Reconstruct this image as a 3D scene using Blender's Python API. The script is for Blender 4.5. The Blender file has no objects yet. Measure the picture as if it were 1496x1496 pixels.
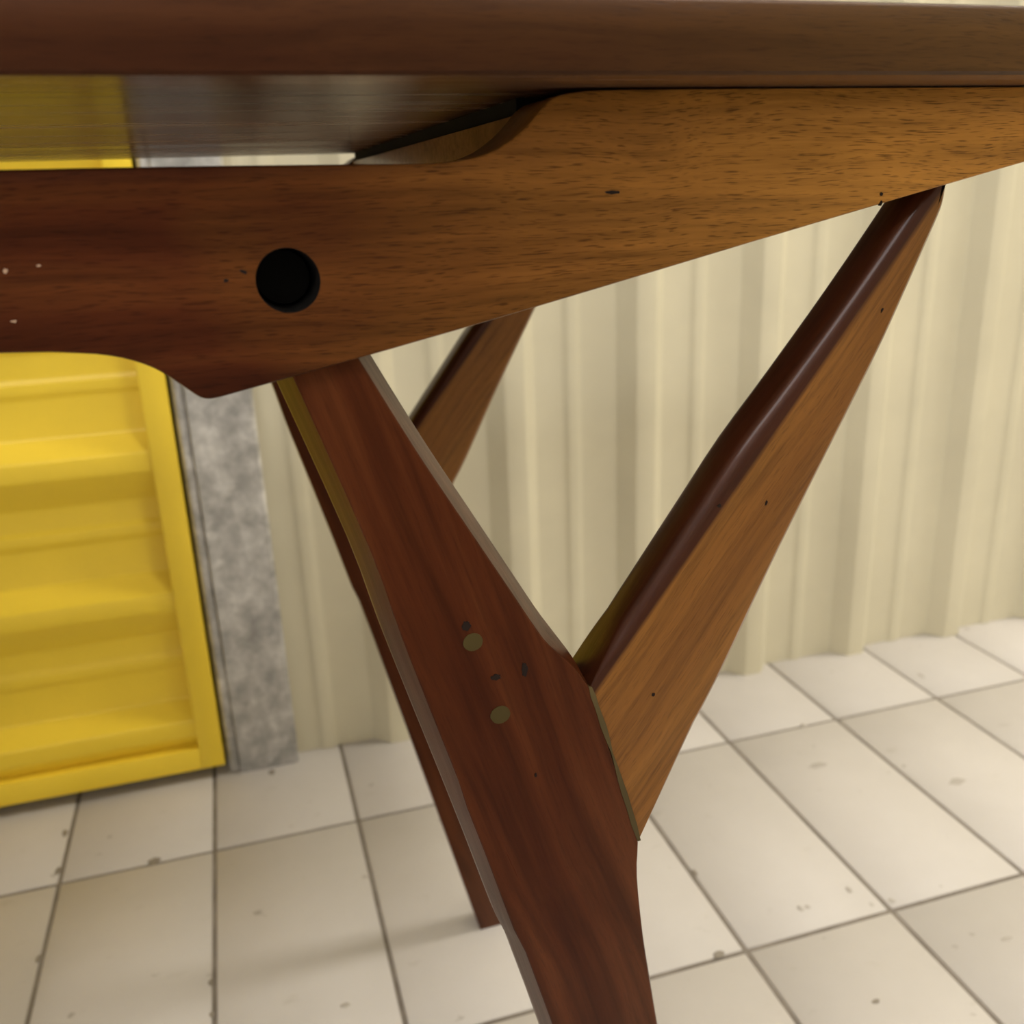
import bpy, bmesh, math, random
from mathutils import Vector, Matrix, geometry

random.seed(7)
sc = bpy.context.scene
COL = sc.collection
R = math.radians

# ------------------------------------------------------------------ camera
cam_d = bpy.data.cameras.new('camera')
cam = bpy.data.objects.new('camera', cam_d)
COL.objects.link(cam)
sc.camera = cam
cam_d.sensor_fit = 'HORIZONTAL'
cam_d.sensor_width = 36.0
cam_d.lens = 1372.98 / 1496 * 36.0
cam_d.clip_start = 0.01
cam_d.dof.use_dof = True
cam_d.dof.focus_distance = 0.36
cam_d.dof.aperture_fstop = 33.04 / 1000 / 0.0028        # entrance pupil of about 2.8 mm
pitch, roll, yaw = R(18.5566), R(-2.2505), R(16.0476)
fw = Vector((math.sin(yaw) * math.cos(pitch), math.cos(yaw) * math.cos(pitch), -math.sin(pitch)))
rt = Vector((math.cos(yaw), -math.sin(yaw), 0))
up = rt.cross(fw)
rt2 = math.cos(roll) * rt + math.sin(roll) * up
up2 = -math.sin(roll) * rt + math.cos(roll) * up
cam.matrix_world = Matrix(((rt2.x, up2.x, -fw.x, 0), (rt2.y, up2.y, -fw.y, 0),
                           (rt2.z, up2.z, -fw.z, 0.6359), (0, 0, 0, 1)))

# ------------------------------------------------------------------ world, exposure
w = bpy.data.worlds.new('world')
sc.world = w
w.use_nodes = True
w.node_tree.nodes['Background'].inputs[0].default_value = (1.0, 0.93, 0.82, 1)
w.node_tree.nodes['Background'].inputs[1].default_value = 0.05
sc.view_settings.view_transform = 'Standard'
sc.view_settings.look = 'None'
sc.view_settings.gamma = 1.0
sc.view_settings.use_curve_mapping = False
sc.view_settings.exposure = -0.06
try:
    sc.cycles.use_denoising = True
    sc.cycles.max_bounces = 8
except Exception:
    pass
# ceiling lamps of the unit, the last added as fill: (x, y, along_y, length, width, watts, colour, label)
LAMPS = [
    (2.05, 0.55, True, 0.4, 0.06, 40.0, (1.0, 0.965, 0.92), 'warm white batten lamp on the ceiling near the back wall'),
    (1.05, -0.50, True, 0.7, 0.30, 22.0, (1.0, 0.96, 0.90), 'warm white panel lamp on the ceiling near the middle of the unit'),
    (-0.85, -1.35, False, 1.2, 0.60, 16.0, (0.96, 0.97, 1.0), 'added wide neutral white fill panel on the ceiling opposite the yellow door'),  # unseen panel added to fill the left side and the front wall
]
ROOM = (-1.56, 2.44, -1.82, 1.038, 2.5)     # x0, x1, y0, y1, height


# ------------------------------------------------------------------ helpers
def link(o, parent=None):
    COL.objects.link(o)
    if parent is not None:
        o.parent = parent
    return o


def empty(name, loc=(0, 0, 0), rz=0.0):
    o = bpy.data.objects.new(name, None)
    o.location = loc
    o.rotation_euler = (0, 0, rz)
    o.empty_display_size = 0.05
    return link(o)


def tag(o, label=None, cat=None, kind=None, group=None):
    if label: o['label'] = label
    if cat: o['category'] = cat
    if kind: o['kind'] = kind
    if group: o['group'] = group
    return o


def mesh(name, verts, faces, smooth=None):
    me = bpy.data.meshes.new(name)
    me.from_pydata([tuple(v) for v in verts], [], [tuple(f) for f in faces])
    bm = bmesh.new(); bm.from_mesh(me)
    bmesh.ops.recalc_face_normals(bm, faces=bm.faces)
    bm.to_mesh(me); bm.free()
    if smooth is not None:
        me.polygons.foreach_set('use_smooth', [True] * len(me.polygons))
        me.set_sharp_from_angle(angle=R(smooth))
    me.update()
    return me


def add(name, me, mat, parent=None):
    o = bpy.data.objects.new(name, me)
    if mat is not None and not me.materials:
        me.materials.append(mat)
    return link(o, parent)


def box_mesh(name, x0, x1, y0, y1, z0, z1, bev=0.0, seg=2):
    bm = bmesh.new()
    bmesh.ops.create_cube(bm, size=1)
    for v in bm.verts:
        v.co = Vector(((x0 + x1) / 2 + v.co.x * (x1 - x0), (y0 + y1) / 2 + v.co.y * (y1 - y0), (z0 + z1) / 2 + v.co.z * (z1 - z0)))
    if bev:
        bmesh.ops.bevel(bm, geom=bm.edges[:], offset=bev, segments=seg, profile=0.5, affect='EDGES')
    me = bpy.data.meshes.new(name)
    bm.to_mesh(me); bm.free()
    if bev:
        me.polygons.foreach_set('use_smooth', [True] * len(me.polygons))
        me.set_sharp_from_angle(angle=R(50))
    return me


def inset(poly, ds):
    """move every vertex of a closed 2-D outline inwards by its own distance"""
    n = len(poly)
    area = sum(poly[i][0] * poly[(i + 1) % n][1] - poly[(i + 1) % n][0] * poly[i][1] for i in range(n))
    s = 1 if area > 0 else -1
    out = []
    for i in range(n):
        p, a, b = Vector(poly[i]), Vector(poly[i - 1]), Vector(poly[(i + 1) % n])
        e1, e2 = (p - a).normalized(), (b - p).normalized()
        n1, n2 = Vector((-e1.y, e1.x)) * s, Vector((-e2.y, e2.x)) * s
        m = (n1 + n2)
        if m.length < 1e-6: m = n1
        m.normalize()
        k = max(0.5, m.dot(n1))
        out.append(tuple(p + m * (ds[i] / k)))
    return out


def plate(name, poly, y0, thick, ch, rings, shear=None, hole=None, smooth=28, back=None):
    """a board cut to an outline in x,z: front face at y0 (towards -y), thickness along +y, edges eased by ch (per vertex)"""
    n = len(poly)
    if not hasattr(ch, '__len__'): ch = [ch] * n
    sh = shear or (lambda x, z: 0.0)
    verts, loops = [], []
    for a, b in rings:                               # front: a = inset factor, b = depth factor
        ip = inset(poly, [c * a for c in ch])
        loops.append([(p[0], y0 + c * b + sh(*p), p[1]) for p, c in zip(ip, ch)])
    for a, b in reversed(back or rings):
        ip = inset(poly, [c * a for c in ch])
        loops.append([(p[0], y0 + thick - c * b + sh(*p), p[1]) for p, c in zip(ip, ch)])
    for l in loops: verts += l
    faces = []
    for j in range(len(loops) - 1):
        for i in range(n):
            k = (i + 1) % n
            faces.append((j * n + i, j * n + k, (j + 1) * n + k, (j + 1) * n + i))
    last = (len(loops) - 1) * n
    faces.append(tuple(range(last, last + n)))
    if hole is None:
        faces.append(tuple(range(n)))
    else:
        (hx, hz, hr, hd) = hole
        m = 40
        base = len(verts)
        prof = [(hr * 1.0, 0.0), (hr * 0.975, 0.0006), (hr * 0.97, hd)]
        for rr, dy in prof:
            for i in range(m):
                t = 2 * math.pi * i / m
                verts.append((hx + rr * math.cos(t), y0 + dy, hz + rr * math.sin(t)))
        tris = geometry.tessellate_polygon([[Vector((v[0], v[2], 0)) for v in verts[:n]],
                                            [Vector((v[0], v[2], 0)) for v in verts[base:base + m]]])
        idx = list(range(n)) + list(range(base, base + m))
        faces += [tuple(idx[q] for q in t) for t in tris]
        for j in range(len(prof) - 1):
            for i in range(m):
                k = (i + 1) % m
                faces.append((base + j * m + i, base + j * m + k, base + (j + 1) * m + k, base + (j + 1) * m + i))
        faces.append(tuple(range(base + (len(prof) - 1) * m, base + len(prof) * m)))
    me = mesh(name, verts, faces, smooth)
    if hole is not None:                              # the bore is a slot of its own
        for p in me.polygons:
            c = p.center
            if c.y > y0 + 0.0002 and c.y < y0 + hole[3] + 0.001 and math.hypot(c.x - hole[0], c.z - hole[1]) < hole[2] * 1.01:
                p.material_index = 1
    return me


def resample(poly, sharp, sub=3):
    """Catmull-Rom through a closed outline; vertices in sharp stay corners"""
    n = len(poly)
    out, src = [], []
    for i in range(n):
        p0, p1, p2, p3 = (Vector(poly[(i + k) % n]) for k in (-1, 0, 1, 2))
        if i in sharp: p0 = p1 * 2 - p2
        if (i + 1) % n in sharp: p3 = p2 * 2 - p1
        for s in range(sub):
            t = s / sub
            out.append(tuple(0.5 * (2 * p1 + (p2 - p0) * t + (2 * p0 - 5 * p1 + 4 * p2 - p3) * t * t + (3 * p1 - p0 - 3 * p2 + p3) * t ** 3)))
            src.append(i + t)
    return out, src


# ------------------------------------------------------------------ materials
class NT:
    def __init__(self, name):
        self.m = bpy.data.materials.new(name)
        self.m.use_nodes = True
        self.t = self.m.node_tree
        self.b = self.t.nodes['Principled BSDF']

    def n(self, typ, **kw):
        nd = self.t.nodes.new(typ)
        for k, v in kw.items():
            if k.startswith('i_'): nd.inputs[k[2:].replace('_', ' ')].default_value = v
            else: setattr(nd, k, v)
        return nd

    def l(self, a, b): self.t.links.new(a, b)

    def coords(self, which='Object'):
        return self.n('ShaderNodeTexCoord').outputs[which]

    def mapping(self, src, scale=(1, 1, 1), rot=(0, 0, 0), loc=(0, 0, 0)):
        m = self.n('ShaderNodeMapping')
        m.inputs['Location'].default_value = loc
        m.inputs['Rotation'].default_value = rot
        m.inputs['Scale'].default_value = scale
        self.l(src, m.inputs['Vector'])
        return m.outputs[0]

    def noise(self, vec, scale, detail=4.0, rough=0.55, dist=0.0):
        nd = self.n('ShaderNodeTexNoise')
        nd.inputs['Scale'].default_value = scale
        nd.inputs['Detail'].default_value = detail
        nd.inputs['Roughness'].default_value = rough
        nd.inputs['Distortion'].default_value = dist
        if vec is not None: self.l(vec, nd.inputs['Vector'])
        return nd.outputs['Fac']

    def ramp(self, fac, stops, interp='LINEAR'):
        r = self.n('ShaderNodeValToRGB')
        r.color_ramp.interpolation = interp
        while len(r.color_ramp.elements) < len(stops): r.color_ramp.elements.new(0.5)
        for e, (p, c) in zip(r.color_ramp.elements, stops):
            e.position = p
            e.color = (*c, 1) if hasattr(c, '__len__') else (c, c, c, 1)
        self.l(fac, r.inputs[0])
        return r.outputs[0]

    def mix(self, fac, a, b, mode='MIX'):
        x = self.n('ShaderNodeMix', data_type='RGBA', blend_type=mode)
        for s, v in ((0, fac), (6, a), (7, b)):
            if hasattr(v, 'is_linked'): self.l(v, x.inputs[s])
            else: x.inputs[s].default_value = v if s == 0 else (*v, 1)
        return x.outputs[2]

    def bump(self, h, strength, dist=0.001, nrm=None):
        b = self.n('ShaderNodeBump')
        b.inputs['Strength'].default_value = strength
        b.inputs['Distance'].default_value = dist
        self.l(h, b.inputs['Height'])
        if nrm is not None: self.l(nrm, b.inputs['Normal'])
        return b.outputs[0]

    def set(self, **kw):
        for k, v in kw.items():
            s = self.b.inputs[k.replace('_', ' ')]
            if hasattr(v, 'is_linked'): self.l(v, s)
            elif hasattr(v, '__len__'): s.default_value = (*v, 1)
            else: s.default_value = v
        return self.m


def wood(name, dark, mid, light, angle=0.0, seed=0.0, rough=0.36, coat=0.25, gold=None, band=26.0, pores=0.5, bump=0.12, figure=0.0, crough=0.18, spec=0.4, aniso=0.0, heart_shade=None, tint=(0.40, 0.20, 0.12)):
    """varnished hardwood; the grain runs along x turned by angle in the x,z plane"""
    t = NT(name)
    co = t.mapping(t.coords(), rot=(0, angle, 0), loc=(seed, seed * 0.7, seed * 1.3))
    wob = t.noise(t.mapping(co, scale=(9, 14, 14)), 1.0, 2, 0.5)
    sh = t.n('ShaderNodeVectorMath', operation='SCALE'); sh.inputs['Scale'].default_value = 0.010 + figure
    cmb = t.n('ShaderNodeCombineXYZ'); t.l(wob, cmb.inputs['Y']); t.l(wob, cmb.inputs['Z'])
    t.l(cmb.outputs[0], sh.inputs[0])
    ad = t.n('ShaderNodeVectorMath', operation='ADD'); t.l(co, ad.inputs[0]); t.l(sh.outputs[0], ad.inputs[1])
    v = ad.outputs[0]
    bands = t.noise(t.mapping(v, scale=(0.05, 1, 1)), band * 2.2, 5, 0.6)
    streak = t.noise(t.mapping(v, scale=(0.035, 1, 1)), 330, 4, 0.6)
    blot = t.noise(t.mapping(v, scale=(0.5, 1, 1)), 14, 3, 0.5)
    col = t.ramp(bands, [(0.30, dark), (0.5, mid), (0.72, light)])
    if gold is not None:                              # paler golden tone towards one end of the board
        gx = t.n('ShaderNodeSeparateXYZ'); t.l(t.coords(), gx.inputs[0])
        gm = t.n('ShaderNodeMath', operation='MULTIPLY_ADD'); t.l(blot, gm.inputs[0]); gm.inputs[1].default_value = 0.16; t.l(gx.outputs[0], gm.inputs[2])
        gf = t.n('ShaderNodeMapRange'); t.l(gm.outputs[0], gf.inputs[0])
        gf.inputs[1].default_value, gf.inputs[2].default_value = gold[1]
        gcol = t.ramp(bands, [(0.30, tuple(c * 0.62 for c in gold[0])), (0.5, gold[0]), (0.72, tuple(c * 1.25 for c in gold[0]))])
        col = t.mix(gf.outputs[0], col, gcol)
    if heart_shade is not None:                             # dark heartwood along one edge, with shade under the top painted in
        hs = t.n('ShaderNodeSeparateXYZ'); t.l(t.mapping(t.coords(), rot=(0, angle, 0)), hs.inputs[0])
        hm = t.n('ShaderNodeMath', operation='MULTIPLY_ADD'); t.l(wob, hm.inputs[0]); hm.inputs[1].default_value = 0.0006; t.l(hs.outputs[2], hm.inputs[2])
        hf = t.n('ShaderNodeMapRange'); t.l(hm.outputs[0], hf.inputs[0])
        hf.inputs[1].default_value, hf.inputs[2].default_value = heart_shade[1], heart_shade[2]
        col = t.mix(hf.outputs[0], col, heart_shade[0])
    stk = t.ramp(streak, [(0.25, 0.50), (0.5, 1.0), (0.8, 1.30)])
    col = t.mix(0.75, col, stk, 'MULTIPLY')
    por = t.noise(t.mapping(v, scale=(0.05, 1, 1)), 2600, 1, 0.4)
    pm = t.ramp(por, [(0.57, 0.0), (0.70, 1.0)])
    pf = t.n('ShaderNodeMath', operation='MULTIPLY'); t.l(pm, pf.inputs[0]); pf.inputs[1].default_value = pores
    col = t.mix(pf.outputs[0], col, tuple(c * 0.35 for c in dark))
    rg = t.ramp(streak, [(0.2, rough + 0.08), (0.8, rough - 0.04)])
    hb = t.n('ShaderNodeMath', operation='SUBTRACT'); t.l(streak, hb.inputs[0]); t.l(pf.outputs[0], hb.inputs[1])
    nb = t.bump(hb.outputs[0], bump, 0.0006)
    if aniso:
        rs = t.noise(t.mapping(v, scale=(0.012, 1, 1)), 110, 5, 0.65)
        rg = t.ramp(rs, [(0.30, rough + 0.16), (0.5, rough), (0.7, rough - 0.05)])
    if aniso:                                         # fine brush lines along the grain spread reflections across it
        tg = t.n('ShaderNodeCombineXYZ'); tg.inputs[1].default_value = 1.0; tg.inputs[2].default_value = 1.0
        tv = t.n('ShaderNodeVectorTransform', vector_type='VECTOR', convert_from='OBJECT', convert_to='WORLD')
        t.l(tg.outputs[0], tv.inputs[0])
        t.l(tv.outputs[0], t.b.inputs['Tangent'])
        t.b.inputs['Anisotropic'].default_value = aniso
    return t.set(Base_Color=col, Roughness=rg, Normal=nb, Coat_Weight=coat, Coat_Roughness=crough, Specular_IOR_Level=spec, Specular_Tint=tint)


def plain(name, col, rough=0.5, metallic=0.0, **kw):
    kw.setdefault('Specular_IOR_Level', 0.15)
    t = NT(name)
    return t.set(Base_Color=col, Roughness=rough, Metallic=metallic, **kw)


M = {}
M['beam'] = wood('wood_beam', (0.028, 0.0055, 0.002), (0.055, 0.0125, 0.004), (0.090, 0.026, 0.007), 0.0, 0.37, gold=((0.37, 0.168, 0.030), (0.33, 0.56)), band=30, pores=0.6, coat=0.02)
M['top'] = wood('wood_top', (0.022, 0.006, 0.003), (0.036, 0.011, 0.0045), (0.056, 0.020, 0.007), 0.0, 1.9, rough=0.36, gold=((0.068, 0.034, 0.009), (0.34, 0.62)), band=20, pores=0.4, coat=0.03)
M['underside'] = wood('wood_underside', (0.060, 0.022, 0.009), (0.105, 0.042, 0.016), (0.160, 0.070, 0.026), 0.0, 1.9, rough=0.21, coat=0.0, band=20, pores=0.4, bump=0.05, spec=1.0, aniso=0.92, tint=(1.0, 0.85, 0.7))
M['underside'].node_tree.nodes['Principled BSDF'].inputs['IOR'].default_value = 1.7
M['leg'] = wood('wood_leg', (0.028, 0.0055, 0.002), (0.052, 0.0125, 0.004), (0.085, 0.025, 0.008), R(-73), 0.8, gold=((0.082, 0.027, 0.010), (0.41, 0.50)), band=34, pores=0.2, coat=0.0, rough=0.30)
M['brace'] = wood('wood_brace', (0.125, 0.048, 0.010), (0.170, 0.070, 0.014), (0.215, 0.096, 0.020), R(51), 2.3, band=18, pores=0.3, coat=0.2, crough=0.16, rough=0.34, heart_shade=((0.030, 0.0075, 0.003), 0.0068, 0.0088))
M['rail'] = wood('wood_rail', (0.10, 0.036, 0.014), (0.16, 0.06, 0.022), (0.21, 0.09, 0.03), 0.0, 4.1, band=24, pores=0.3)


def m_paint(name, col, rough, var=0.06, bmp=0.03, spec=0.4):
    t = NT(name)
    co = t.coords()
    n1 = t.noise(co, 6, 4, 0.6)
    n2 = t.noise(co, 240, 2, 0.5)
    c = t.mix(t.ramp(n1, [(0.3, 0.0), (0.75, 1.0)]), tuple(x * (1 - var) for x in col), tuple(min(1, x * (1 + var)) for x in col))
    return t.set(Base_Color=c, Roughness=rough, Normal=t.bump(n2, bmp, 0.0005), Specular_IOR_Level=spec)


M['cream'] = m_paint('cream_painted_steel', (0.615, 0.565, 0.415), 0.38)
M['grey_wall'] = m_paint('grey_painted_steel', (0.50, 0.49, 0.47), 0.7)
M['white_wall'] = m_paint('white_painted_steel', (0.80, 0.785, 0.76), 0.6)
M['yellow'] = m_paint('yellow_painted_steel', (0.92, 0.66, 0.046), 0.33, 0.04)
M['yellow_panel'] = m_paint('yellow_panel_paint', (0.92, 0.66, 0.046), 0.36, 0.05)
M['white'] = m_paint('white_ceiling', (0.72, 0.70, 0.64), 0.7)
M['black'] = plain('dark_gap', (0.006, 0.005, 0.004), 0.9)
M['filler'] = None


def m_galv():
    t = NT('galvanised_steel')
    co = t.coords()
    vor = t.n('ShaderNodeTexVoronoi', feature='F1'); vor.inputs['Scale'].default_value = 60
    t.l(t.mapping(co, scale=(1, 1, 0.8)), vor.inputs['Vector'])
    sp = t.n('ShaderNodeSeparateColor'); t.l(vor.outputs['Color'], sp.inputs[0])
    n1 = t.noise(co, 38, 5, 0.65)
    n2 = t.noise(co, 9, 4, 0.6)
    a = t.ramp(n1, [(0.28, (0.36, 0.355, 0.345)), (0.5, (0.54, 0.535, 0.52)), (0.72, (0.78, 0.77, 0.75))])
    b = t.ramp(sp.outputs[0], [(0.0, 0.86), (1.0, 1.1)])
    c = t.mix(1.0, a, b, 'MULTIPLY')
    d = t.ramp(n2, [(0.3, 0.78), (0.65, 1.05)])
    c = t.mix(1.0, c, d, 'MULTIPLY')
    r = t.ramp(n1, [(0.3, 0.44), (0.7, 0.30)])
    return t.set(Base_Color=c, Metallic=0.7, Roughness=r, Normal=t.bump(n1, 0.25, 0.002))


M['galv'] = m_galv()


def m_tile():
    t = NT('glazed_floor_tile')
    geo = t.n('ShaderNodeNewGeometry')
    pos = geo.outputs['Position']
    oi = t.n('ShaderNodeObjectInfo')
    n1 = t.noise(pos, 7, 5, 0.6)
    n2 = t.noise(t.mapping(pos, scale=(1, 1.6, 1)), 30, 3, 0.5)
    n3 = t.noise(t.mapping(pos, loc=(3.1, 1.7, 0)), 46, 2, 0.4)
    c = t.mix(t.ramp(n1, [(0.3, 0.0), (0.7, 1.0)]), (0.525, 0.487, 0.440), (0.570, 0.532, 0.487))
    v = t.ramp(oi.outputs['Random'], [(0.0, 0.95), (1.0, 1.03)])
    c = t.mix(1.0, c, v, 'MULTIPLY')
    c = t.mix(t.ramp(n2, [(0.66, 0.0), (0.80, 0.45)]), c, (0.40, 0.36, 0.30))
    c = t.mix(t.ramp(n3, [(0.735, 0.0), (0.79, 0.55)]), c, (0.24, 0.20, 0.155))
    r = t.ramp(n1, [(0.3, 0.68), (0.7, 0.55)])
    return t.set(Base_Color=c, Roughness=r, Normal=t.bump(n2, 0.05, 0.0008), Specular_IOR_Level=0.35)


M['tile'] = m_tile()


def m_grout():
    t = NT('grey_grout')
    n1 = t.noise(t.coords(), 25, 4, 0.6)
    c = t.ramp(n1, [(0.3, (0.15, 0.125, 0.10)), (0.7, (0.26, 0.225, 0.185))])
    return t.set(Base_Color=c, Roughness=0.85)


M['grout'] = m_grout()
M['scuff'] = plain('grey_scuff', (0.42, 0.38, 0.33), 0.8)
M['dirt'] = plain('dried_dirt', (0.27, 0.235, 0.19), 0.9)
M['filler'] = m_paint('wood_filler', (0.085, 0.062, 0.025), 0.6, 0.35, spec=0.1)
M['plug'] = m_paint('dowel_end_grain', (0.050, 0.036, 0.011), 0.5, 0.3, spec=0.1)
M['mark'] = plain('dark_wood_mark', (0.010, 0.005, 0.003), 0.6)
M['chip'] = plain('pale_chip', (0.45, 0.30, 0.20), 0.7)
M['hole'] = plain('shaded_hole', (0.004, 0.003, 0.002), 0.9)  # near black paints the deep shade inside the bore
M['housing'] = plain('lamp_housing', (0.75, 0.74, 0.72), 0.5)

# ------------------------------------------------------------------ floor of loose-laid rectangular tiles
x0r, x1r, y0r, y1r, hr = ROOM
TW, TL, GX, GY = 0.15, 0.30, -0.2346, 0.8802
floor = add('floor', box_mesh('floor', x0r - 0.08, x1r + 0.08, y0r - 0.08, y1r + 0.12, -0.05, -0.0016), M['grout'])
tag(floor, 'pale beige rectangular tile floor with grey grout', kind='structure')
tile_me = box_mesh('tile', -(TW - 0.0042) / 2, (TW - 0.0042) / 2, -(TL - 0.0042) / 2, (TL - 0.0042) / 2, -0.006, 0.0, 0.0012, 1)
tile_me.materials.append(M['tile'])
for i in range(-9, 18):
    for j in range(-8, 2):
        cx, cy = GX + (i + 0.5) * TW, GY + (j - 0.5) * TL + TL * 0
        if cx - TW / 2 < x0r - 0.03 or cx + TW / 2 > x1r + 0.03 or cy - TL / 2 < y0r - 0.03: continue
        me = tile_me
        o = bpy.data.objects.new('tile', me)
        o.location = (cx, cy, random.uniform(-0.0003, 0.0))
        link(o, floor)
        if cy + TL / 2 > y1r + 0.11:                    # the row cut at the wall
            o.scale.y = (y1r + 0.10 - (cy - TL / 2)) / TL
            o.location.y = (cy - TL / 2 + y1r + 0.10) / 2

# ------------------------------------------------------------------ corrugated steel walls
PER = 0.1635


def corr_profile(u0, u1, start):
    """trapezoid ribs of a cladding sheet: list of (u, proud)"""
    base = [(0.0, 0.0), (0.0185, 0.020), (0.0435, 0.020), (0.0600, 0.0), (0.0965, 0.0), (0.1020, 0.0032), (0.1120, 0.0032), (0.1185, 0.0)]
    pts = []
    k = math.floor((u0 - start) / PER) - 1
    while start + k * PER < u1 + PER:
        for a, b in base:
            u = start + k * PER + a
            if u0 < u < u1: pts.append((u, b))
        k += 1
    # soften the folds
    full = [(u0, pts[0][1] if abs(pts[0][1] - pts[-1][1]) < 1e-9 else 0.0)] + pts + [(u1, 0.0)]
    out = [full[0]]
    for a, p, b in zip(full, full[1:], full[2:]):
        A, Pt, B = Vector(a), Vector(p), Vector(b)
        r = min(0.0024, (Pt - A).length * 0.4, (B - Pt).length * 0.4)
        q0, q1 = Pt + (A - Pt).normalized() * r, Pt + (B - Pt).normalized() * r
        for t in (0, 0.5, 1):
            out.append(tuple((1 - t) ** 2 * q0 + 2 * t * (1 - t) * Pt + t * t * q1))
    out.append(full[-1])
    return out


def corr_wall(name, u0, u1, z0, z1, place, start):
    prof = corr_profile(u0, u1, start)
    n = len(prof)
    verts = [place(u, d, z0) for u, d in prof] + [place(u, d, z1) for u, d in prof]
    faces = [(i, i + 1, n + i + 1, n + i) for i in range(n - 1)]
    me = bpy.data.meshes.new(name)
    me.from_pydata(verts, [], faces)
    me.polygons.foreach_set('use_smooth', [True] * len(me.polygons))
    me.set_sharp_from_angle(angle=R(40))
    return me


DX0, DX1 = -0.985, -0.0705         # door leaf
WY = y1r
wb = add('wall_back', corr_wall('wall_back', 0.0, x1r, 0.0, hr, lambda u, d, z: (u, WY - d, z), 0.271), M['cream'])
tag(wb, 'cream ribbed steel sheet wall behind the table', kind='structure')
wo = add('panel', corr_wall('panel', x0r, DX0 - 0.02, 0.0, hr, lambda u, d, z: (u, WY - d, z), 0.271), M['cream'], wb)
wh = add('panel', corr_wall('panel', DX0 - 0.02, 0.0, 2.08, hr, lambda u, d, z: (u, WY - d, z), 0.271), M['cream'], wb)
bk = add('backing', box_mesh('backing', x0r, x1r, WY + 0.052, WY + 0.06, 0.0, hr), M['black'], wb)
wr = add('wall_right', corr_wall('wall_right', y0r, y1r, 0.0, hr, lambda u, d, z: (x1r - d, u, z), 0.07), M['cream'])
tag(wr, 'cream ribbed steel sheet wall at the right end', kind='structure')
wl = add('wall_left', corr_wall('wall_left', y0r, y1r, 0.0, hr, lambda u, d, z: (x0r + d, u, z), 0.05), M['white_wall'])
tag(wl, 'white ribbed steel sheet wall at the left end', kind='structure')
wf = add('wall_front', corr_wall('wall_front', x0r, x1r, 0.0, hr, lambda u, d, z: (u, y0r + d, z), 0.02), M['white_wall'])
tag(wf, 'white ribbed steel sheet wall opposite the yellow door', kind='structure')
ce = add('ceiling', box_mesh('ceiling', x0r, x1r, y0r, y1r + 0.06, hr, hr + 0.03), M['white'])
tag(ce, 'plain white ceiling of the storage unit', kind='structure')

# ------------------------------------------------------------------ galvanised post beside the door (folded channel)
PF = 1.016


def post(name, xa, xb, label):
    o = empty(name, ((xa + xb) / 2, PF, 0))
    tag(o, label, kind='structure')
    cx = (xa + xb) / 2
    s = 1 if xb > xa else -1
    a, b = sorted((xa - cx, xb - cx))
    # front web with a pressed groove along its door side
    prof = [(a, 0.036), (a, 0.009), (a + 0.0035, 0.0060), (a + 0.0085, 0.0055), (a + 0.0110, 0.0065), (a + 0.0140, 0.0), (b - 0.003, 0.0), (b, 0.0025), (b, 0.036)]
    if s < 0: prof = [(-x, y) for x, y in prof]
    n = len(prof)
    H = 2.06
    th = 0.0022
    inner = [(x * 0.94, y + th) for x, y in prof]
    V = [(x, y, 0) for x, y in prof] + [(x, y, H) for x, y in prof] + [(x, y, 0) for x, y in inner] + [(x, y, H) for x, y in inner]
    F = []
    for i in range(n - 1):
        F += [(i, i + 1, n + i + 1, n + i), (2 * n + i, 2 * n + i + 1, 3 * n + i + 1, 3 * n + i),
              (i, i + 1, 2 * n + i + 1, 2 * n + i), (n + i, n + i + 1, 3 * n + i + 1, 3 * n + i)]
    add('post_channel', mesh('post_channel', V, F, 35), M['galv'], o)
    return o


p1 = post('trim_1', -0.0670, 0.0140, 'galvanised steel post between the yellow door and the cream wall')
post('trim_2', DX0 - 0.008, DX0 - 0.085, 'galvanised steel post on the hinge side of the yellow door')
hd = add('trim_3', box_mesh('trim_3', DX0 - 0.085, 0.014, PF, WY + 0.03, 2.062, 2.10, 0.002), M['galv'])
tag(hd, 'galvanised steel header above the yellow door', kind='structure')
# bolt head on the post's foot plate
bm = bmesh.new()
bmesh.ops.create_cone(bm, cap_ends=True, segments=6, radius1=0.0035, radius2=0.003, depth=0.004, matrix=Matrix.Rotation(R(90), 4, 'X'))
me = bpy.data.meshes.new('bolt'); bm.to_mesh(me); bm.free()
bolt = add('bolt', me, M['galv'], p1); bolt.location = (0.0075, -0.0015, 0.0125)

# ------------------------------------------------------------------ yellow steel door: frame angles round a horizontally ribbed sheet
DF = 1.017                                    # front plane of the frame
dr = empty('door_1', ((DX0 + DX1) / 2, DF, 0))
tag(dr, 'yellow steel door with horizontal ribs in a flat yellow frame', kind='structure')
cxd = (DX0 + DX1) / 2
hw = (DX1 - DX0) / 2
FW = 0.0262
ZB, ZT = 0.0145, 2.04


def angle_bar(name, pts_xz, depth):
    """flat face plus the return leg behind it"""
    return plate(name, pts_xz, 0.0, depth, 0.0014, [(1, 0), (0.3, 0.3), (0, 1)], smooth=40)


for s in (1, -1):
    q = [(s * hw, ZB), (s * hw, ZT), (s * (hw - FW), ZT), (s * (hw - FW), ZB + 0.0285)]
    q = [(s * hw, ZB), (s * hw, ZT), (s * (hw - FW), ZT), (s * (hw - FW), ZB)]
    add('stile', angle_bar('stile', q, 0.030), M['yellow'], dr)
e = hw - FW + 0.0002
add('rail', angle_bar('rail', [(-e, ZB), (e, ZB), (e, ZB + 0.0275), (-e, ZB + 0.0275)], 0.030), M['yellow'], dr)
add('rail', angle_bar('rail', [(-e, ZT - 0.0275), (e, ZT - 0.0275), (e, ZT), (-e, ZT)], 0.030), M['yellow'], dr)


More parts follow.
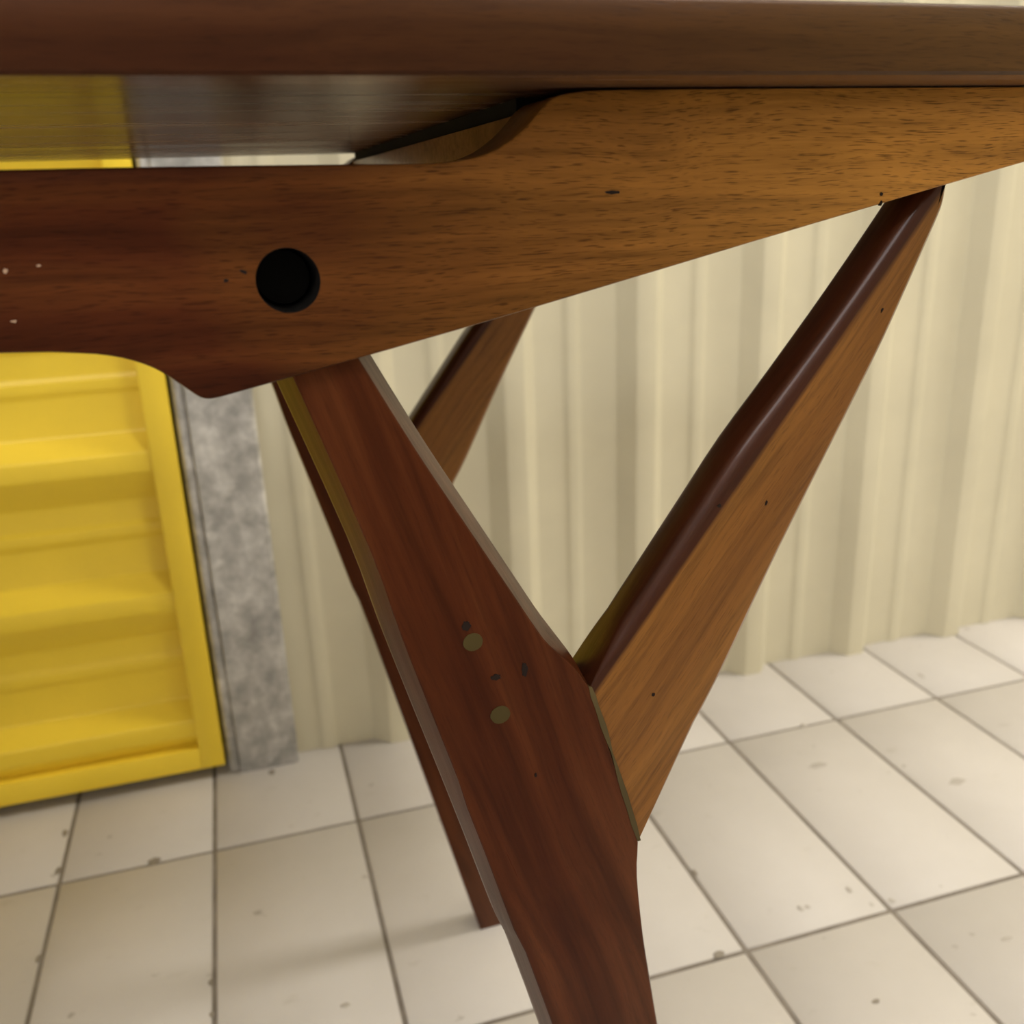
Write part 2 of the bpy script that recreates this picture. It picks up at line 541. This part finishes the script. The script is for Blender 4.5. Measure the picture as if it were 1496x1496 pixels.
def door_sheet():
    # ribs lie level; profile over z: (z, proud).  One rib just above the bottom rail, then every PER
    base = [(0.0, 0.0), (0.0200, 0.0215), (0.0400, 0.0215), (0.0740, 0.0), (0.0980, 0.0), (0.1030, 0.003), (0.1130, 0.003), (0.1190, 0.0)]
    top0 = 0.4170
    pts = []
    for k in range(-11, 4):
        for a, b in base:
            z = top0 + PER * 0 - k * 0.1600 - a
            pts.append((z, b))
    pts = sorted(p for p in pts if ZB + 0.008 < p[0] < ZT - 0.02)
    full = [(ZB + 0.004, pts[0][1])] + pts + [(ZT - 0.01, 0.0)]
    out = [full[0]]
    for a, p, b in zip(full, full[1:], full[2:]):
        A, Pt, B = Vector(a), Vector(p), Vector(b)
        r = min(0.003, (Pt - A).length * 0.4, (B - Pt).length * 0.4)
        q0, q1 = Pt + (A - Pt).normalized() * r, Pt + (B - Pt).normalized() * r
        for t in (0, 0.5, 1):
            out.append(tuple((1 - t) ** 2 * q0 + 2 * t * (1 - t) * Pt + t * t * q1))
    out.append(full[-1])
    n = len(out)
    xe = hw - 0.004
    V = [(-xe, 0.0265 - d, z) for z, d in out] + [(xe, 0.0265 - d, z) for z, d in out]
    V += [(x, y + 0.0012, z) for x, y, z in V]
    F = [(i, i + 1, n + i + 1, n + i) for i in range(n - 1)] + [(2 * n + i, 2 * n + i + 1, 3 * n + i + 1, 3 * n + i) for i in range(n - 1)]
    return mesh('ribbed_sheet', V, F, 40)


add('ribbed_sheet', door_sheet(), M['yellow_panel'], dr)

# ------------------------------------------------------------------ the table
TZ = 0.6667                                   # underside of the top
TH = R(1.5)
table = empty('table', (-0.25, 0.48136, 0.0), TH)
tag(table, 'reddish brown varnished wooden table with Y-shaped legs', 'table')
YL, YB, K = -0.192, -0.197, 0.03

BEAM = [(0.1923, 0.6475), (0.2349, 0.6472), (0.2819, 0.6465), (0.3021, 0.6462), (0.3125, 0.6463), (0.3181, 0.6469), (0.3233, 0.6478), (0.3292, 0.6498), (0.3346, 0.6529), (0.3396, 0.6568), (0.3437, 0.6610), (0.3464, 0.6632), (0.3493, 0.6645), (0.3547, 0.6654), (0.3638, 0.6660), (0.3920, 0.6662), (0.4560, 0.6663), (0.6320, 0.6663), (0.6370, 0.6618), (0.5318, 0.6407), (0.4970, 0.6338), (0.4191, 0.6180), (0.3277, 0.5991), (0.2658, 0.5872), (0.2431, 0.5829), (0.2386, 0.5821), (0.2360, 0.5820), (0.2338, 0.5827), (0.2307, 0.5853), (0.2265, 0.5892), (0.2223, 0.5924), (0.2171, 0.5950), (0.2110, 0.5970), (0.2022, 0.5985), (0.1833, 0.6001), (0.1200, 0.6020)]
LEGP = [(0.2533, 0.5950), (0.2573, 0.5830), (0.2753, 0.5255), (0.2833, 0.4925), (0.2910, 0.4634), (0.2999, 0.4306), (0.3093, 0.3953), (0.3186, 0.3588), (0.3320, 0.3105), (0.4050, 0.0), (0.4290, 0.0),
        (0.3885, 0.2893), (0.3821, 0.3373), (0.3779, 0.3694), (0.3771, 0.3860), (0.3691, 0.4166), (0.3623, 0.4424), (0.3576, 0.4593), (0.3532, 0.4700), (0.3480, 0.4789), (0.3417, 0.4893), (0.3320, 0.5069), (0.3183, 0.5317), (0.3055, 0.5549), (0.2955, 0.5742), (0.2876, 0.5899), (0.2842, 0.5965)]
BRACEP = [(0.4985, 0.6400), (0.4893, 0.6273), (0.4662, 0.5983), (0.4411, 0.5687), (0.4206, 0.5453), (0.4036, 0.5230), (0.3822, 0.4948), (0.3728, 0.4823), (0.3657, 0.4719), (0.3576, 0.4593), (0.3623, 0.4424), (0.3691, 0.4166), (0.3771, 0.3860),
          (0.3987, 0.4247), (0.4136, 0.4499), (0.4402, 0.5015), (0.4769, 0.5683), (0.4891, 0.5925), (0.4983, 0.6121), (0.5034, 0.6230), (0.5053, 0.6287), (0.5065, 0.6400)]
ROUND = [(1.0, 0.0), (0.72, 0.06), (0.10, 0.66), (0.0, 1.0)]


def shear(x, z): return -K * (0.6 - z)


# tabletop: cross-section in y,z drawn along x
def top_mesh():
    ya, yb, z0, z1 = -0.2265, 0.2080, TZ, TZ + 0.0200
    prof = [(ya + 0.0010, z0), (ya, z0 + 0.0010), (ya - 0.0006, z0 + 0.009), (ya, z1 - 0.0016), (ya + 0.0007, z1 - 0.0005), (ya + 0.0020, z1),
            (yb - 0.002, z1), (yb, z1 - 0.002), (yb, z1 - 0.007), (yb - 0.030, z0 + 0.001), (yb - 0.0315, z0)]
    xs = [(-0.655, 0.004), (-0.651, 0.0), (0.651, 0.0), (0.655, 0.004)]
    n = len(prof)
    V, F = [], []
    ym, zm = 0, (z0 + z1) / 2
    for x, c in xs:
        V += [(x, y - math.copysign(c, y - ym), z - math.copysign(c * 0.8, z - zm)) for y, z in prof]
    for j in range(len(xs) - 1):
        for i in range(n):
            k = (i + 1) % n
            F.append((j * n + i, j * n + k, (j + 1) * n + k, (j + 1) * n + i))
    F += [tuple(range(n)), tuple(range((len(xs) - 1) * n, len(xs) * n))]
    me = mesh('tabletop', V, F, 30)
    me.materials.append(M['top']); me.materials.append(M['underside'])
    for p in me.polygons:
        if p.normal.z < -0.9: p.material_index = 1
    return me


add('tabletop', top_mesh(), M['top'], table)

# side beams: the half outline is mirrored at the middle of the table
half = BEAM[:]
right, _ = resample([(0.0, 0.6480)] + half + [(0.0, 0.6030)], {0, 1, 17, 18, 19, 20, 37}, 2)
right = [p for p in right if p[0] > 0.02]
beam_poly = right + [(-x, z) for x, z in reversed(right)]
beam_me = plate('side_beam', beam_poly, YB, 0.030, 0.0010, [(1, 0), (0.3, 0.3), (0, 1)], hole=(0.2630, 0.6148, 0.0094, 0.023), smooth=35)
beam_me.materials.append(M['beam']); beam_me.materials.append(M['hole'])
beam = add('side_beam', beam_me, M['beam'], table)
beam2 = add('side_beam', beam_me, M['beam'], table); beam2.scale = (-1, -1, 1)
# black disc added at the bottom of the bored hole for its shade
bm = bmesh.new(); bmesh.ops.create_cone(bm, cap_ends=True, segments=32, radius1=0.0089, radius2=0.0080, depth=0.006, matrix=Matrix.Translation((0.2630, YB + 0.0195, 0.6148)) @ Matrix.Rotation(R(90), 4, 'X'))
me = bpy.data.meshes.new('hole_shade_disc'); bm.to_mesh(me); bm.free()
add('hole_shade_disc', me, M['hole'], beam)

# leg and brace with eased edges; the seam and the hidden ends stay square
c0 = 0.0054
lp, src = resample(LEGP, {0, 9, 10, 14, 17, 26}, 3)
lch = []
for s in src:
    if 13.9 <= s <= 17.05: lch.append(0.0004)
    elif 17.05 < s < 19.5: lch.append(0.0004 + (s - 17.05) / 2.45 * (c0 - 0.0004))
    elif 12.0 < s < 13.9: lch.append(0.0004 + (13.9 - s) / 1.9 * (0.0035 - 0.0004))
    elif 10.0 < s <= 12.0: lch.append(0.0035)
    elif 8.9 < s <= 10.0: lch.append(0.0020)
    elif s <= 8.9 and s > 5: lch.append(0.0046)
    else: lch.append(c0)
LEGP_FRONT = [(1.0, 0.0), (0.90, 0.07), (0.06, 2.35), (0.0, 2.6)]          # the sides of the leg taper towards its face
leg_me = plate('leg', lp, YL, 0.022, lch, LEGP_FRONT, shear, smooth=32, back=[(0.45, 0.0), (0.12, 0.12), (0.0, 0.45)])
bp, src = resample(BRACEP, {0, 9, 12, 21}, 3)
bch = []
for s in src:
    if 8.95 <= s <= 12.05: bch.append(0.0004)
    elif 7 < s < 8.95: bch.append(0.0004 + (8.95 - s) / 1.95 * 0.0052)
    elif s <= 7: bch.append(0.0056)
    else: bch.append(min(0.0042, 0.0004 + (s - 12.05) * 0.003))
brace_me = plate('brace', bp, YL + 0.0003, 0.0214, bch, ROUND, shear, smooth=32)

FRAMES = [(1, 1), (-1, 1), (1, -1), (-1, -1)]
legs, braces = [], []
for sx, sy in FRAMES:
    lo = add('leg', leg_me, M['leg'], table); lo.scale = (sx, sy, 1); legs.append(lo)
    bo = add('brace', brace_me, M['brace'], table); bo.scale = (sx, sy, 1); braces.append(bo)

# cross rails under the top, joining the two beams
for s in (1, -1):
    a, b = sorted((s * 0.3446, s * 0.3720))
    cr = add('cross_rail', box_mesh('cross_rail', a, b, YB + 0.029, -YB - 0.029, 0.612, 0.6613, 0.0003), M['rail'], table)
    add('gap_shade_strip', box_mesh('gap_shade_strip', a + 0.0015, b - 0.0015, YB + 0.031, -YB - 0.031, 0.6611, TZ - 0.0001), M['black'], cr)  # added black strip stands for the shadow gap above the rail


def spot(name, x, z, rx, rz, mat, parent, y0, sh=False, seg=18, jag=0.12, rot=0.0, lift=0.00025, sides=0.0012):
    """a thin inlaid disc, slightly irregular"""
    V, F = [], []
    rnd = random.Random(int(x * 1e5) + int(z * 1e5))
    for lay in (0, 1):
        for i in range(seg):
            t = 2 * math.pi * i / seg
            k = 1 + rnd.uniform(-jag, jag) if lay == 0 else kk[i]
            if lay == 0:
                if i == 0: kk = []
                kk.append(k)
            px, pz = rx * k * math.cos(t), rz * k * math.sin(t)
            X, Z = x + px * math.cos(rot) - pz * math.sin(rot), z + px * math.sin(rot) + pz * math.cos(rot)
            V.append((X, y0 + (shear(X, Z) if sh else 0) + (-lift if lay == 0 else sides), Z))
    F = [tuple(range(seg)), tuple(range(seg, 2 * seg))] + [(i, (i + 1) % seg, seg + (i + 1) % seg, seg + i) for i in range(seg)]
    return add(name, mesh(name, V, F), mat, parent)


lg, br = legs[0], braces[0]
spot('dowel_plug', 0.3133, 0.4866, 0.0036, 0.0034, M['plug'], lg, YL, True, 28, 0.02)
spot('dowel_plug', 0.3219, 0.4559, 0.0038, 0.0035, M['plug'], lg, YL, True, 28, 0.02)
spot('nail_mark', 0.3112, 0.4932, 0.0016, 0.0018, M['mark'], lg, YL, True, 16, 0.2)
spot('nail_mark', 0.3210, 0.4713, 0.0017, 0.0012, M['mark'], lg, YL, True, 16, 0.25)
spot('nail_mark', 0.3321, 0.4722, 0.0013, 0.0026, M['mark'], lg, YL, True, 16, 0.25)
spot('nail_mark', 0.3345, 0.4275, 0.0005, 0.0009, M['mark'], lg, YL, True, 12, 0.2)
spot('nail_mark', 0.4114, 0.5236, 0.0009, 0.0006, M['mark'], br, YL + 0.0003, True, 12, 0.25)
spot('nail_mark', 0.4316, 0.5219, 0.0004, 0.0010, M['mark'], br, YL + 0.0003, True, 12, 0.25, rot=-0.3)
spot('nail_mark', 0.4786, 0.5905, 0.0004, 0.0009, M['mark'], br, YL + 0.0003, True, 12, 0.25, rot=-0.4)
spot('nail_mark', 0.3840, 0.4509, 0.0007, 0.0007, M['mark'], br, YL + 0.0003, True, 12, 0.2)
spot('knot', 0.3671, 0.6359, 0.0027, 0.00055, M['mark'], beam, YB, False, 18, 0.2)
spot('knot', 0.4700, 0.6318, 0.0006, 0.0006, M['mark'], beam, YB, False, 12, 0.2)
spot('knot', 0.4702, 0.6288, 0.0005, 0.0008, M['mark'], beam, YB, False, 12, 0.2)
spot('knot', 0.2506, 0.6181, 0.0011, 0.0005, M['mark'], beam, YB, False, 12, 0.2, rot=-0.4)
spot('knot', 0.2454, 0.6159, 0.0007, 0.0005, M['mark'], beam, YB, False, 12, 0.2)
spot('chip', 0.1888, 0.6219, 0.0006, 0.0007, M['chip'], beam, YB, False, 10, 0.3)
spot('chip', 0.1972, 0.6228, 0.0006, 0.0003, M['chip'], beam, YB, False, 10, 0.3)
spot('chip', 0.1884, 0.6085, 0.0008, 0.0003, M['chip'], beam, YB, False, 10, 0.3)


def seam():
    pts = [(0.3574, 0.4596), (0.3585, 0.4556), (0.3596, 0.4517), (0.3610, 0.4470), (0.3623, 0.4424), (0.3641, 0.4360), (0.3658, 0.4296), (0.3675, 0.4231), (0.3691, 0.4166), (0.3709, 0.4100), (0.3727, 0.4032), (0.3748, 0.3950), (0.3770, 0.3866)]
    wd = [0.0006, 0.0011, 0.0009, 0.0010, 0.0012, 0.0009, 0.0003, 0.0007, 0.0010, 0.0012, 0.0011, 0.0012, 0.0007]
    V, F = [], []
    for (x, z), q in zip(pts, wd):
        for dx, dy in ((-q, -0.0002), (q, -0.0002), (q, 0.002), (-q, 0.002)):
            V.append((x + dx + 0.0003, YL + dy + shear(x, z), z))
    n = len(pts)
    for i in range(n - 1):
        for k in range(4):
            F.append((i * 4 + k, i * 4 + (k + 1) % 4, i * 4 + 4 + (k + 1) % 4, i * 4 + 4 + k))
    F += [(0, 1, 2, 3), tuple(4 * (n - 1) + k for k in range(4))]
    return mesh('joint_filler', V, F)


add('joint_filler', seam(), M['filler'], lg)

# ------------------------------------------------------------------ dirt lumps caught in the grout
def dirt(x, y, rx, ry, h=0.0009, mat='dirt'):
    seg = 12
    rnd = random.Random(int(x * 9999))
    V, F = [(0, 0, h)], []
    for j, (k, zz) in enumerate(((0.55, h * 0.8), (1.0, 0.0))):
        for i in range(seg):
            t = 2 * math.pi * i / seg
            q = k * (1 + rnd.uniform(-0.25, 0.25))
            V.append((rx * q * math.cos(t), ry * q * math.sin(t), zz))
    for i in range(seg):
        k = (i + 1) % seg
        F += [(0, 1 + i, 1 + k), (1 + i, 1 + seg + i, 1 + seg + k, 1 + k)]
    o = add('dirt_spot', mesh('dirt_spot', V, F, 60), M[mat], floor)
    o.location = (x, y, 0.0)


DIRT = [(-0.1445, 0.8835, 0.0075, 0.0057, 0.0006), (0.3405, 0.5839, 0.0056, 0.0040, 0.0006), (-0.0876, 0.6968, 0.0023, 0.0047, 0.0006), (-0.0863, 0.6614, 0.0022, 0.0036, 0.0006), (-0.2404, 0.9653, 0.0029, 0.0065, 0.0006), (-0.2382, 0.9011, 0.0027, 0.0058, 0.0006), (-0.2369, 0.7775, 0.0024, 0.0054, 0.0006), (0.0211, 0.6352, 0.0044, 0.0029, 0.0006), (0.4363, 0.4974, 0.0042, 0.0022, 0.0006), (0.4382, 0.6091, 0.0024, 0.0036, 0.0006), (0.4457, 0.6083, 0.0024, 0.0027, 0.0006), (0.7105, 0.7220, 0.0098, 0.0055, 0.0006), (0.5860, 0.8011, 0.0117, 0.0042, 0.0006), (0.5861, 0.5177, 0.0067, 0.0026, 0.0006), (0.6196, 0.8801, 0.0039, 0.0049, 0.0006), (0.8357, 0.9353, 0.0034, 0.0060, 0.0006), (-0.0193, 1.0060, 0.0039, 0.0058, 0.0006), (0.5228, 0.5900, 0.0030, 0.0038, 0.0006), (0.3690, 0.6846, 0.0025, 0.0049, 0.0006), (0.4949, 0.6152, 0.0030, 0.0048, 0.0006)]
for i, d in enumerate(DIRT): dirt(*d, mat='scuff' if i in (7, 9, 10, 11, 12, 13, 14, 15, 17, 19) else 'dirt')

# ------------------------------------------------------------------ ceiling lamps
def lamp(x, y, along_y, ln, wd, watts, colr, label):
    o = empty('ceiling_lamp', (x, y, hr), R(90) if along_y else 0)
    tag(o, label, 'lamp', group='lamps on the ceiling')
    add('housing', box_mesh('housing', -ln / 2 - 0.02, ln / 2 + 0.02, -wd / 2 - 0.01, wd / 2 + 0.01, -0.03, -0.0005, 0.004), M['housing'], o)
    t = NT('lamp_diffuser_glow')
    m = t.set(Base_Color=(0.9, 0.9, 0.88), Roughness=0.5, Emission_Color=colr, Emission_Strength=6.0)
    prof = [(math.cos(a) * wd * 0.48, -0.031 + math.sin(a) * 0.026) for a in [math.pi + math.pi * i / 10 for i in range(11)]]
    V = [(-ln / 2, a, b) for a, b in prof] + [(ln / 2, a, b) for a, b in prof]
    n = len(prof)
    F = [(i, i + 1, n + i + 1, n + i) for i in range(n - 1)] + [tuple(range(n)), tuple(range(n, 2 * n)), (0, n - 1, 2 * n - 1, n)]
    add('diffuser', mesh('diffuser', V, F, 40), m, o)
    ld = bpy.data.lights.new('lamp_light', 'AREA')
    ld.shape = 'RECTANGLE'; ld.size = ln; ld.size_y = wd
    ld.energy = watts; ld.color = colr
    lo = bpy.data.objects.new('lamp_light', ld)
    lo.location = (0, 0, -0.062)
    link(lo, o)


for a in LAMPS: lamp(*a)
